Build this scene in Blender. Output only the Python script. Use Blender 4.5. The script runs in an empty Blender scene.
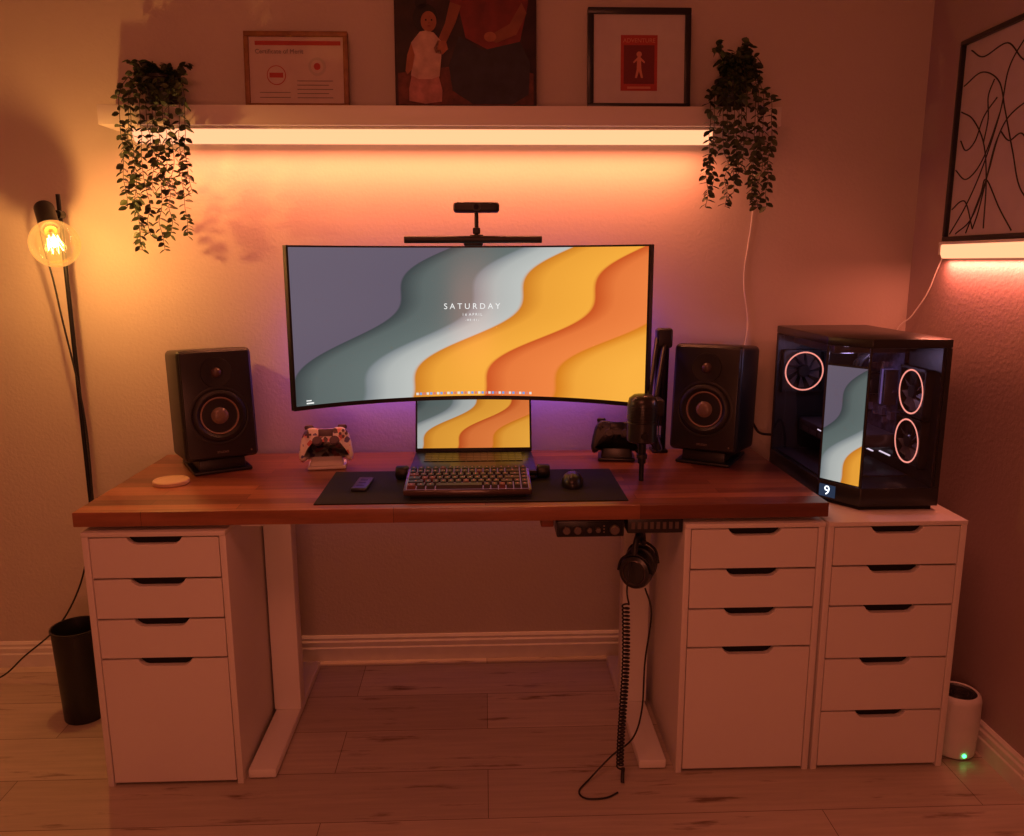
import bpy, bmesh, math, random
from mathutils import Vector, Matrix
random.seed(7)
S = bpy.context.scene
COL = S.collection
R = math.radians

def c(r, g, b):
    f = lambda v: (v/255/12.92) if v/255 <= .04045 else ((v/255+.055)/1.055)**2.4
    return (f(r), f(g), f(b), 1)

# ---------------------------------------------------------------- materials
def newmat(name):
    m = bpy.data.materials.new(name); m.use_nodes = True
    nt = m.node_tree
    return m, nt, nt.nodes['Principled BSDF'], nt.nodes['Material Output']

def M(name, col, rough=.5, metal=0., nscale=25, var=.04, bump=0., bscale=200, coat=0., spec=.5):
    m, nt, p, o = newmat(name)
    N = nt.nodes; L = nt.links
    tc = N.new('ShaderNodeTexCoord'); no = N.new('ShaderNodeTexNoise')
    no.inputs['Scale'].default_value = nscale; no.inputs['Detail'].default_value = 3
    L.new(tc.outputs['Object'], no.inputs['Vector'])
    rp = N.new('ShaderNodeValToRGB')
    rp.color_ramp.elements[0].position = .3; rp.color_ramp.elements[1].position = .7
    rp.color_ramp.elements[0].color = tuple(x*(1-var) for x in col[:3])+(1,)
    rp.color_ramp.elements[1].color = tuple(min(1, x*(1+var)) for x in col[:3])+(1,)
    L.new(no.outputs['Fac'], rp.inputs[0]); L.new(rp.outputs[0], p.inputs['Base Color'])
    p.inputs['Roughness'].default_value = rough; p.inputs['Metallic'].default_value = metal
    p.inputs['Coat Weight'].default_value = coat
    p.inputs['Specular IOR Level'].default_value = spec
    if bump:
        n2 = N.new('ShaderNodeTexNoise'); n2.inputs['Scale'].default_value = bscale
        L.new(tc.outputs['Object'], n2.inputs['Vector'])
        b = N.new('ShaderNodeBump'); b.inputs['Strength'].default_value = bump
        b.inputs['Distance'].default_value = .004
        L.new(n2.outputs['Fac'], b.inputs['Height']); L.new(b.outputs[0], p.inputs['Normal'])
    return m

def E(name, col, s):
    m, nt, p, o = newmat(name)
    e = nt.nodes.new('ShaderNodeEmission'); e.inputs[0].default_value = col; e.inputs[1].default_value = s
    nt.links.new(e.outputs[0], o.inputs[0]); nt.nodes.remove(p)
    return m

def glassmat(name, tint, gl=.08, em=None, es=0):
    m, nt, p, o = newmat(name); N = nt.nodes; L = nt.links
    t = N.new('ShaderNodeBsdfTransparent'); t.inputs[0].default_value = tint
    g = N.new('ShaderNodeBsdfGlossy'); g.inputs['Roughness'].default_value = .03
    lw = N.new('ShaderNodeLayerWeight'); lw.inputs[0].default_value = .25
    mt = N.new('ShaderNodeMath'); mt.operation = 'MULTIPLY_ADD'; mt.inputs[1].default_value = .5; mt.inputs[2].default_value = gl
    L.new(lw.outputs['Fresnel'], mt.inputs[0])
    mx = N.new('ShaderNodeMixShader'); L.new(mt.outputs[0], mx.inputs[0]); L.new(t.outputs[0], mx.inputs[1]); L.new(g.outputs[0], mx.inputs[2])
    out = mx
    if em:
        e = N.new('ShaderNodeEmission'); e.inputs[0].default_value = em; e.inputs[1].default_value = es
        a = N.new('ShaderNodeAddShader'); L.new(mx.outputs[0], a.inputs[0]); L.new(e.outputs[0], a.inputs[1]); out = a
    L.new(out.outputs[0], o.inputs[0]); nt.nodes.remove(p)
    return m

def planks(name, c1, c2, bw, rh, mortar, mcol, rough, grain, knots=False, coat=0., off=.5):
    m, nt, p, o = newmat(name); N = nt.nodes; L = nt.links
    tc = N.new('ShaderNodeTexCoord')
    br = N.new('ShaderNodeTexBrick')
    br.offset = off; br.offset_frequency = 2; br.squash = 1
    br.inputs['Color1'].default_value = c1; br.inputs['Color2'].default_value = c2
    br.inputs['Mortar'].default_value = mcol; br.inputs['Scale'].default_value = 1
    br.inputs['Mortar Size'].default_value = mortar; br.inputs['Brick Width'].default_value = bw
    br.inputs['Row Height'].default_value = rh
    L.new(tc.outputs['Object'], br.inputs['Vector'])
    mp = N.new('ShaderNodeMapping'); mp.inputs['Scale'].default_value = (2.2, 38, 20)
    L.new(tc.outputs['Object'], mp.inputs['Vector'])
    n = N.new('ShaderNodeTexNoise'); n.inputs['Scale'].default_value = 1.6; n.inputs['Detail'].default_value = 8; n.inputs['Roughness'].default_value = .65
    L.new(mp.outputs[0], n.inputs['Vector'])
    r1 = N.new('ShaderNodeValToRGB'); e = r1.color_ramp.elements
    e[0].position = .3; e[0].color = (1-grain, 1-grain, 1-grain, 1); e[1].position = .7; e[1].color = (1, 1, 1, 1)
    L.new(n.outputs['Fac'], r1.inputs[0])
    mx = N.new('ShaderNodeMix'); mx.data_type = 'RGBA'; mx.blend_type = 'MULTIPLY'; mx.inputs[0].default_value = 1
    L.new(br.outputs['Color'], mx.inputs[6]); L.new(r1.outputs[0], mx.inputs[7])
    out = mx.outputs[2]
    if knots:
        mp2 = N.new('ShaderNodeMapping'); mp2.inputs['Scale'].default_value = (2.4, 17, 5); mp2.inputs['Location'].default_value = (3.1, 1.7, 0)
        L.new(tc.outputs['Object'], mp2.inputs['Vector'])
        n2 = N.new('ShaderNodeTexNoise'); n2.inputs['Scale'].default_value = 1.5; n2.inputs['Detail'].default_value = 5; n2.inputs['Roughness'].default_value = .6
        L.new(mp2.outputs[0], n2.inputs['Vector'])
        r2 = N.new('ShaderNodeValToRGB'); e = r2.color_ramp.elements
        e[0].position = .585; e[0].color = (1, 1, 1, 1); e[1].position = .69; e[1].color = (.34, .25, .22, 1)
        L.new(n2.outputs['Fac'], r2.inputs[0])
        m2 = N.new('ShaderNodeMix'); m2.data_type = 'RGBA'; m2.blend_type = 'MULTIPLY'; m2.inputs[0].default_value = 1
        L.new(out, m2.inputs[6]); L.new(r2.outputs[0], m2.inputs[7]); out = m2.outputs[2]
    L.new(out, p.inputs['Base Color'])
    p.inputs['Roughness'].default_value = rough; p.inputs['Coat Weight'].default_value = coat; p.inputs['Coat Roughness'].default_value = .2
    b = N.new('ShaderNodeBump'); b.inputs['Strength'].default_value = .08; b.inputs['Distance'].default_value = .002
    L.new(n.outputs['Fac'], b.inputs['Height']); L.new(b.outputs[0], p.inputs['Normal'])
    return m

def wallpaper(name, strength=1.0):
    """wavy diagonal bands evaluated from the screen's own UV"""
    m, nt, p, o = newmat(name); N = nt.nodes; L = nt.links
    uv = N.new('ShaderNodeUVMap'); sp = N.new('ShaderNodeSeparateXYZ'); L.new(uv.outputs[0], sp.inputs[0])
    def mth(op, a, b=None, cc=None):
        n = N.new('ShaderNodeMath'); n.operation = op
        for i, v in enumerate((a, b, cc)):
            if v is None: continue
            if isinstance(v, (int, float)): n.inputs[i].default_value = v
            else: L.new(v, n.inputs[i])
        return n.outputs[0]
    X = mth('MULTIPLY', sp.outputs[0], 358.); V = mth('MULTIPLY', sp.outputs[1], 150.)
    ph = mth('MULTIPLY_ADD', V, 2*math.pi/92, -2*math.pi*60/92)
    w = mth('MULTIPLY', mth('SINE', ph), 18.)
    f = mth('SUBTRACT', mth('SUBTRACT', X, mth('MULTIPLY', V, 1.2)), w)
    fac = mth('MULTIPLY_ADD', f, 1/520., 200/520.)   # range -200..320
    r = N.new('ShaderNodeValToRGB'); cr = r.color_ramp
    bands = [(-200, c(118, 108, 120), c(100, 90, 106)), (-18, c(62, 70, 72), c(100, 112, 110)),
             (54, c(124, 132, 136), c(190, 194, 190)), (103, c(205, 124, 34), c(246, 172, 62)),
             (176, c(200, 82, 32), c(240, 132, 66)), (247, c(215, 124, 28), c(250, 176, 66))]
    els = []
    for i, (x, a, b) in enumerate(bands):
        x2 = bands[i+1][0] if i+1 < len(bands) else 320
        els.append(((x+200)/520.+(.0015 if i else 0), a))
        els.append((min(1, (x+22+200)/520.), tuple((u*.25+v*.75) for u, v in zip(a, b))))
        els.append(((x2+200)/520.-.0015, b))
    cr.elements[0].position = els[0][0]; cr.elements[0].color = els[0][1]
    cr.elements[1].position = els[-1][0]; cr.elements[1].color = els[-1][1]
    for pos, col in els[1:-1]:
        q = cr.elements.new(pos); q.color = col
    L.new(fac, r.inputs[0])
    e = N.new('ShaderNodeEmission'); L.new(r.outputs[0], e.inputs[0]); e.inputs[1].default_value = strength
    g = N.new('ShaderNodeBsdfGlossy'); g.inputs[0].default_value = (.03, .03, .03, 1); g.inputs['Roughness'].default_value = .2
    a = N.new('ShaderNodeAddShader'); L.new(e.outputs[0], a.inputs[0]); L.new(g.outputs[0], a.inputs[1])
    L.new(a.outputs[0], o.inputs[0]); nt.nodes.remove(p)
    return m

# ---------------------------------------------------------------- geometry helpers
def G(name, loc=(0, 0, 0), rot=(0, 0, 0)):
    o = bpy.data.objects.new(name, None); COL.objects.link(o)
    o.location = loc; o.rotation_euler = rot; o.empty_display_size = .05
    return o

def fin(bm, name, mat, parent=None, smooth=False, mtx=None):
    if mtx is not None: bm.transform(mtx)
    bmesh.ops.recalc_face_normals(bm, faces=bm.faces)
    me = bpy.data.meshes.new(name); bm.to_mesh(me); bm.free()
    if smooth:
        for f in me.polygons: f.use_smooth = True
        try: me.set_sharp_from_angle(angle=R(40))
        except Exception: pass
    if mat: me.materials.append(mat)
    o = bpy.data.objects.new(name, me); COL.objects.link(o)
    if parent: o.parent = parent
    return o

def box(parent, name, x0, x1, y0, y1, z0, z1, mat, bev=0., seg=2, mtx=None):
    bm = bmesh.new(); bmesh.ops.create_cube(bm, size=1)
    for v in bm.verts:
        v.co = Vector((x0+(v.co.x+.5)*(x1-x0), y0+(v.co.y+.5)*(y1-y0), z0+(v.co.z+.5)*(z1-z0)))
    if bev: bmesh.ops.bevel(bm, geom=bm.edges[:], offset=bev, segments=seg, profile=.5, affect='EDGES')
    return fin(bm, name, mat, parent, bev > 0, mtx)

def addbox(bm, x0, x1, y0, y1, z0, z1, mtx=None):
    r = bmesh.ops.create_cube(bm, size=1)['verts']
    for v in r:
        v.co = Vector((x0+(v.co.x+.5)*(x1-x0), y0+(v.co.y+.5)*(y1-y0), z0+(v.co.z+.5)*(z1-z0)))
        if mtx is not None: v.co = mtx @ v.co

def lathe(parent, name, prof, mat, seg=48, mtx=None, cap=True):
    bm = bmesh.new(); rings = []
    for r, z in prof:
        if r < 1e-6: rings.append([bm.verts.new((0, 0, z))])
        else: rings.append([bm.verts.new((r*math.cos(2*math.pi*i/seg), r*math.sin(2*math.pi*i/seg), z)) for i in range(seg)])
    for a, b in zip(rings[:-1], rings[1:]):
        for i in range(seg):
            j = (i+1) % seg
            if len(a) == 1 and len(b) == 1: continue
            if len(a) == 1: bm.faces.new((a[0], b[i], b[j]))
            elif len(b) == 1: bm.faces.new((a[i], a[j], b[0]))
            else: bm.faces.new((a[i], a[j], b[j], b[i]))
    return fin(bm, name, mat, parent, True, mtx)

def cyl(parent, name, p0, p1, r0, mat, r1=None, seg=28):
    if r1 is None: r1 = r0
    p0 = Vector(p0); p1 = Vector(p1); d = p1-p0; h = d.length
    q = d.to_track_quat('Z', 'Y').to_matrix().to_4x4()
    e = min(r0, r1, h)*.12
    return lathe(parent, name, [(0, 0), (r0-e, 0), (r0, e), (r1, h-e), (r1-e, h), (0, h)], mat, seg, Matrix.Translation(p0) @ q)

def cr_pts(pts, n=10):
    P = [Vector(p) for p in pts]; P = [P[0]*2-P[1]]+P+[P[-1]*2-P[-2]]; out = []
    for i in range(1, len(P)-2):
        for k in range(n):
            t = k/n; a, b, d, e = P[i-1:i+3]
            out.append(.5*((2*b)+(d-a)*t+(2*a-5*b+4*d-e)*t*t+(3*b-a-3*d+e)*t**3))
    out.append(P[-2]); return out

def tube(parent, name, pts, r, mat, smooth=True, n=10, closed=False):
    pp = cr_pts(pts, n) if smooth else [Vector(p) for p in pts]
    cu = bpy.data.curves.new(name, 'CURVE'); cu.dimensions = '3D'; cu.bevel_depth = r; cu.bevel_resolution = 3; cu.use_fill_caps = True
    s = cu.splines.new('POLY'); s.points.add(len(pp)-1); s.use_cyclic_u = closed
    for q, p in zip(s.points, pp): q.co = (p.x, p.y, p.z, 1)
    tmp = bpy.data.objects.new(name, cu); COL.objects.link(tmp)
    dg = bpy.context.evaluated_depsgraph_get()
    me = bpy.data.meshes.new_from_object(tmp.evaluated_get(dg)); bpy.data.objects.remove(tmp)
    for f in me.polygons: f.use_smooth = True
    me.materials.clear(); me.materials.append(mat)
    o = bpy.data.objects.new(name, me); COL.objects.link(o)
    if parent: o.parent = parent
    return o

def prism(parent, name, pts, y0, y1, mat, bev=0., seg=2, mtx=None, axis='XZ'):
    """polygon in local XZ (or XY) plane, extruded along the remaining axis"""
    bm = bmesh.new()
    if axis == 'XZ':
        vs = [bm.verts.new((x, y0, z)) for x, z in pts]; d = Vector((0, y1-y0, 0))
    else:
        vs = [bm.verts.new((x, z, y0)) for x, z in pts]; d = Vector((0, 0, y1-y0))
    f = bm.faces.new(vs)
    r = bmesh.ops.extrude_face_region(bm, geom=[f])
    bmesh.ops.translate(bm, verts=[v for v in r['geom'] if isinstance(v, bmesh.types.BMVert)], vec=d)
    bmesh.ops.recalc_face_normals(bm, faces=bm.faces)
    if bev: bmesh.ops.bevel(bm, geom=[e for e in bm.edges if e.calc_face_angle(0) > .3 or len(e.link_faces) < 2], offset=bev, segments=seg, profile=.5, affect='EDGES')
    return fin(bm, name, mat, parent, bev > 0, mtx)

def text(parent, name, body, size, mat, mtx, fn=None, align='CENTER', ext=.0004):
    cu = bpy.data.curves.new(name, 'FONT'); cu.body = body; cu.size = size; cu.extrude = ext; cu.align_x = align; cu.align_y = 'CENTER'
    tmp = bpy.data.objects.new(name, cu); COL.objects.link(tmp)
    dg = bpy.context.evaluated_depsgraph_get()
    me = bpy.data.meshes.new_from_object(tmp.evaluated_get(dg)); bpy.data.objects.remove(tmp)
    me.transform(mtx)
    if fn:
        for v in me.vertices: v.co = fn(v.co)
    me.materials.clear(); me.materials.append(mat)
    o = bpy.data.objects.new(name, me); COL.objects.link(o)
    if parent: o.parent = parent
    return o

FACE = Matrix.Rotation(R(90), 4, 'X')      # local Z -> world -Y (facing the room)

# ---------------------------------------------------------------- common materials
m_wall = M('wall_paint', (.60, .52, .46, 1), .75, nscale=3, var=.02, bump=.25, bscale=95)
m_wall2 = M('wall_paint_shaded', (.40, .29, .285, 1), .75, nscale=3, var=.02, bump=.25, bscale=95)  # darker copy of the wall paint; right wall's shade is in the colour
m_ceil = M('ceiling_paint', (.6, .54, .5, 1), .8, bump=.2, bscale=80)
m_trim = M('trim_white', (.74, .70, .66, 1), .4)
m_white = M('white_lacquer', (.76, .71, .67, 1), .38, nscale=4, var=.01)
m_whitemetal = M('white_powdercoat', (.82, .79, .75, 1), .4, nscale=4, var=.01)
m_black = M('black_plastic', (.012, .012, .013, 1), .42)
m_blacks = M('black_satin', (.018, .018, .02, 1), .3)
m_blackm = M('black_metal', (.02, .02, .022, 1), .35, metal=.6)
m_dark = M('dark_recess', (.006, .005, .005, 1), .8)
m_mat = M('mat_fabric', (.010, .010, .012, 1), .85, bump=.2, bscale=900)
m_wood = planks('desk_wood', c(180, 112, 80), c(120, 64, 46), .62, .043, .0006, c(60, 28, 16), .33, .45, coat=.25, off=.37)
m_floor = planks('floor_laminate', c(218, 204, 188), c(188, 172, 156), 1.25, .195, .0011, c(120, 100, 86), .42, .24, knots=True, off=.33)
m_beech = M('coaster_wood', c(205, 175, 145), .5, nscale=60)
m_led = E('led_diffuser', (1, .39, .19, 1), 1.7)
m_leaf = M('leaf_green', (.030, .050, .020, 1), .5, nscale=12, var=.5)
m_leaf2 = M('leaf_green_light', (.06, .085, .03, 1), .5, nscale=12, var=.4)

# ---------------------------------------------------------------- room
WY = 2.59; WX = 1.385; LX = -2.5; BY = -1.8; CH = 2.6
box(None, 'floor', LX, WX, BY, WY, -.05, 0, m_floor)
box(None, 'ceiling', LX, WX, BY, WY, CH, CH+.05, m_ceil)
box(None, 'wall_back', LX-.1, WX, WY, WY+.1, -.05, CH+.05, m_wall)
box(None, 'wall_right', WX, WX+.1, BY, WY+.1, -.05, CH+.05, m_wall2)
box(None, 'wall_left', LX-.1, LX, BY, WY, -.05, CH+.05, m_wall)
box(None, 'wall_front', LX-.1, WX+.1, BY-.1, BY, -.05, CH+.05, m_wall)
prof = [(0, 0), (-.016, 0), (-.016, .045), (-.013, .05), (-.013, .066), (-.009, .072), (-.009, .08), (-.004, .088), (0, .088)]
def baseboard(name, a, b):
    a = Vector(a); b = Vector(b); d = (b-a).normalized(); n = Vector((d.y, -d.x, 0))
    bm = bmesh.new()
    A = [bm.verts.new(a - n*p[0] + Vector((0, 0, p[1]))) for p in prof]
    B = [bm.verts.new(b - n*p[0] + Vector((0, 0, p[1]))) for p in prof]
    for i in range(len(prof)):
        j = (i+1) % len(prof); bm.faces.new((A[i], A[j], B[j], B[i]))
    bm.faces.new(A); bm.faces.new(B)
    fin(bm, name, m_trim)
baseboard('baseboard_back', (LX, WY, 0), (WX-.016, WY, 0))
baseboard('baseboard_right', (WX, WY, 0), (WX, BY, 0))

# ---------------------------------------------------------------- standing desk
d = G('standing_desk')
DZ = .75; DX0, DX1, DY0, DY1 = -1.016, .872, 1.92, 2.53
box(d, 'tabletop', DX0, DX1, DY0, DY1, .712, DZ, m_wood, .003)
for i, x in enumerate((-.60, .445)):
    box(d, f'foot_{i+1}', x-.037, x+.037, 1.93, 2.52, .004, .03, m_whitemetal, .005)
    box(d, f'column_lower_{i+1}', x-.04, x+.04, 2.22, 2.275, .03, .62, m_whitemetal, .004)
    box(d, f'column_upper_{i+1}', x-.035, x+.035, 2.225, 2.27, .62, .69, m_whitemetal, .004)
    box(d, f'side_bracket_{i+1}', x-.03, x+.03, 1.99, 2.50, .685, .712, m_whitemetal, .003)
    for k, yy in enumerate((1.955, 2.49)):
        cyl(d, f'glide_{i+1}_{k+1}', (x, yy, 0), (x, yy, .006), .018, m_black)
box(d, 'crossbeam', -.60, .445, 2.22, 2.275, .672, .708, m_whitemetal, .003)

# ---------------------------------------------------------------- drawer units
def drawer_unit(x0, w, zs, y0=1.915, dp=.58):
    g = G('drawer_unit', (x0, y0, 0)); t = .016; H = .70
    box(g, 'side_panel_left', 0, t, 0, dp, .0, H-.012, m_white, .0015)
    box(g, 'side_panel_right', w-t, w, 0, dp, .0, H-.012, m_white, .0015)
    box(g, 'top_panel', -.0, w, -.002, dp, H-.012, H, m_white, .0015)
    box(g, 'back_panel', t, w-t, dp-.01, dp-.002, .03, H-.012, m_white)
    box(g, 'bottom_panel', t, w-t, .02, dp-.01, .025, .04, m_white)
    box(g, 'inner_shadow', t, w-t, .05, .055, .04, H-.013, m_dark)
    cx = w/2
    for i in range(len(zs)-1):
        zt = zs[i]-.0025; zb = zs[i+1]+.0025; xa = t+.002; xb = w-t-.002
        pts = [(xa, zb), (xb, zb), (xb, zt), (cx+.068, zt), (cx+.064, zt-.007), (cx+.054, zt-.0155), (cx+.045, zt-.018),
               (cx-.045, zt-.018), (cx-.054, zt-.0155), (cx-.064, zt-.007), (cx-.068, zt), (xa, zt)]
        prism(g, f'drawer_front_{i+1}', pts, .001, .019, m_white, .0012, 1)
        box(g, f'handle_shade_{i+1}', cx-.072, cx+.072, .0195, .045, zt-.026, zt+.0015, m_dark)  # black block puts the shade inside the grip notch into colour
        box(g, f'drawer_box_{i+1}', t+.012, w-t-.012, .06, dp-.03, zb+.01, zt-.03, m_white)
    return g
drawer_unit(-.997, .352, [.687, .577, .469, .361, .008])
drawer_unit(.504, .360, [.687, .577, .469, .361, .008])
drawer_unit(.872, .361, [.687, .580, .470, .322, .170, .008])

# ---------------------------------------------------------------- wall shelf + LED bars
g = G('wall_shelf')
box(g, 'board', -1.107, .889, 2.47, WY, 1.745, 1.80, m_white, .0015)
def ledbar(loc, L, rotz):
    g = G('led_light_bar', loc, (0, 0, rotz))
    box(g, 'housing', -L/2-.01, L/2+.01, -.012, .016, .030, .038, m_whitemetal, .002)
    prism(g, 'diffuser', [(-L/2, .002), (-L/2+.008, -.010), (L/2-.008, -.010), (L/2, .002), (L/2, .030), (-L/2, .030)], -.010, .014, m_led, .003)
    box(g, 'end_cap_left', -L/2-.01, -L/2, -.011, .015, .001, .030, m_whitemetal, .002)
    box(g, 'end_cap_right', L/2, L/2+.01, -.011, .015, .001, .030, m_whitemetal, .002)
    return g
ledbar((-.165, 2.50, 1.707), 1.71, 0)

# pictures on the shelf
m_paper = M('paper', (.55, .44, .40, 1), .6); m_red = M('ink_red', c(170, 60, 54), .6); m_grey = M('ink_grey', (.2, .17, .16, 1), .6)
m_oak = M('oak_frame', c(140, 95, 60), .5, nscale=40, var=.2)
def frame(name, x0, x1, z0, h, fw, m_f, m_back, y=2.515, lean=5, dep=.02):
    w = x1-x0
    g = G(name, ((x0+x1)/2, y, z0), (R(-lean), 0, 0))
    box(g, 'frame_bottom', -w/2, w/2, 0, dep, 0, fw, m_f, .002); box(g, 'frame_top', -w/2, w/2, 0, dep, h-fw, h, m_f, .002)
    box(g, 'frame_left', -w/2, -w/2+fw, 0, dep, fw, h-fw, m_f, .002); box(g, 'frame_right', w/2-fw, w/2, 0, dep, fw, h-fw, m_f, .002)
    box(g, 'sheet', -w/2+fw, w/2-fw, .008, dep-.001, fw, h-fw, m_back)
    return g
g = frame('framed_certificate', -.695, -.392, 1.80, .218, .014, m_oak, m_paper)
def flat(g, n, pts, y, m): return prism(g, n, pts, y, y+.0006, m)
def rect(x0, x1, z0, z1): return [(x0, z0), (x1, z0), (x1, z1), (x0, z1)]
def circ(x, z, r, rz=None, n=28): return [(x+r*math.cos(2*math.pi*i/n), z+(rz or r)*math.sin(2*math.pi*i/n)) for i in range(n)]
flat(g, 'header_band', rect(-.12, .13, .180, .192), .0072, m_red)
text(g, 'headline', 'Certificate of Merit', .018, m_grey, Matrix.Translation((-.05, .0070, .162)) @ FACE)
flat(g, 'badge', circ(-.06, .095, .028), .0072, m_red); flat(g, 'badge_inner', circ(-.06, .095, .0255), .0068, m_paper)
flat(g, 'badge_stripe', rect(-.08, -.04, .088, .102), .0064, m_red)
flat(g, 'seal', circ(.06, .12, .026), .0072, M('seal_cream', (.45, .38, .34, 1))); flat(g, 'seal_inner', circ(.06, .12, .018), .0068, m_paper); flat(g, 'seal_core', circ(.06, .12, .010), .0064, m_red)
for i in range(5): flat(g, f'text_line_{i}', rect(.0, .105-.012*(i % 2), .078-.012*i, .0803-.012*i), .0072, m_grey)
for i in range(2): flat(g, f'signature_line_{i}', rect(-.11, -.02, .045-.014*i, .047-.014*i), .0072, m_grey)

g = frame('framed_poster', .317, .626, 1.80, .292, .018, m_blacks, M('mat_board', (.56, .50, .50, 1), .7))
flat(g, 'print', rect(-.055, .055, .055, .215), .0072, m_red)
m_pk = M('ink_cream', c(200, 130, 112), .6); m_dk = M('ink_maroon', c(110, 36, 40), .6)
text(g, 'title', 'ADVENTURE', .017, m_pk, Matrix.Translation((0, .0068, .199)) @ FACE)
flat(g, 'print_panel', rect(-.046, .046, .075, .186), .0066, m_dk)
flat(g, 'figure_head', circ(0, .160, .008), .006, m_pk)
flat(g, 'figure_body', [(-.004, .152), (-.018, .138), (-.016, .134), (-.006, .142), (-.007, .118), (-.012, .092), (-.006, .092), (0, .112), (.006, .092), (.012, .092), (.007, .118), (.006, .142), (.016, .134), (.018, .138), (.004, .152)], .006, m_pk)
flat(g, 'caption', rect(-.035, .035, .061, .067), .0066, m_pk)

# canvas photograph: child and adult, flat print
g = G('family_photo_canvas', (-.045, 2.512, 1.80), (R(-5), 0, 0))
m_cv = M('canvas_dark', c(44, 24, 26), .6, nscale=14, var=.7)
box(g, 'canvas', -.209, .209, 0, .03, 0, .50, m_cv, .002)
sk1 = M('print_skin', c(128, 72, 54), .6, nscale=18, var=.2); sk2 = M('print_skin_light', c(150, 90, 68), .6, nscale=25, var=.15)
hair = M('print_hair', c(20, 11, 12), .6); shirt = M('print_shirt', c(186, 150, 142), .6, nscale=30, var=.2); pink = M('print_pink', c(172, 116, 112), .6, nscale=40, var=.25)
denim = M('print_denim', c(36, 32, 46), .6, nscale=24, var=.4); redt = M('print_red_top', c(112, 36, 34), .6, nscale=16, var=.35)
m_gr = M('print_rust_ground', c(92, 44, 36), .6, nscale=30, var=.6)
flat(g, 'ground_patch', [(-.2, .01), (.2, .01), (.2, .10), (.05, .13), (-.2, .10)], -.0010, m_gr)
flat(g, 'adult_torso', [(.00, .20), (.07, .165), (.16, .19), (.185, .30), (.16, .43), (.08, .455), (-.01, .43), (-.03, .33)], -.0016, redt)
flat(g, 'adult_legs', [(-.02, .205), (.05, .165), (.16, .19), (.19, .13), (.185, .04), (.14, .012), (.02, .012), (-.04, .05), (-.05, .12)], -.0022, denim)
flat(g, 'adult_upper_arm', [(-.03, .43), (.00, .42), (.005, .36), (-.012, .29), (-.04, .28), (-.05, .33)], -.0028, redt)
flat(g, 'adult_forearm', [(-.045, .30), (-.012, .29), (-.030, .24), (-.058, .185), (-.078, .178), (-.082, .192), (-.060, .24)], -.0029, sk1)
flat(g, 'adult_hand', [(-.058, .19), (-.052, .168), (-.068, .152), (-.088, .156), (-.094, .170), (-.082, .192)], -.0034, sk2)
flat(g, 'adult_forearm_second', [(.165, .30), (.18, .27), (.15, .21), (.09, .185), (.07, .197), (.085, .215), (.13, .24)], -.0029, sk1)
flat(g, 'adult_hand_second', circ(.072, .203, .018, .014), -.0034, sk2)
flat(g, 'adult_head', circ(.065, .465, .028, .034), -.0022, sk1)
flat(g, 'child_hair', circ(-.118, .255, .036, .040), -.0028, hair)
flat(g, 'child_hair_bun', circ(-.130, .297, .017), -.0028, hair)
flat(g, 'child_face', circ(-.108, .245, .023, .029), -.0034, sk2)
for i, xx in enumerate((-.116, -.099)): flat(g, f'child_eye_{i}', circ(xx, .249, .0026), -.0040, hair)
flat(g, 'child_nose', circ(-.107, .241, .002, .003), -.0040, sk1)
flat(g, 'child_mouth', circ(-.107, .232, .005, .0016), -.0040, redt)
flat(g, 'child_shirt', [(-.134, .216), (-.115, .220), (-.094, .214), (-.070, .188), (-.072, .145), (-.078, .090), (-.100, .080), (-.140, .080), (-.162, .092), (-.155, .14), (-.160, .185)], -.0034, shirt)
flat(g, 'child_arm', [(-.078, .192), (-.062, .184), (-.066, .162), (-.084, .165)], -.0042, sk2)
flat(g, 'child_arm_far', [(-.160, .184), (-.150, .15), (-.158, .11), (-.172, .095), (-.178, .105), (-.172, .15)], -.0042, sk2)
flat(g, 'child_skirt', [(-.160, .092), (-.140, .082), (-.100, .082), (-.080, .090), (-.070, .050), (-.072, .018), (-.12, .012), (-.168, .020), (-.168, .055)], -.0040, pink)

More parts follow.
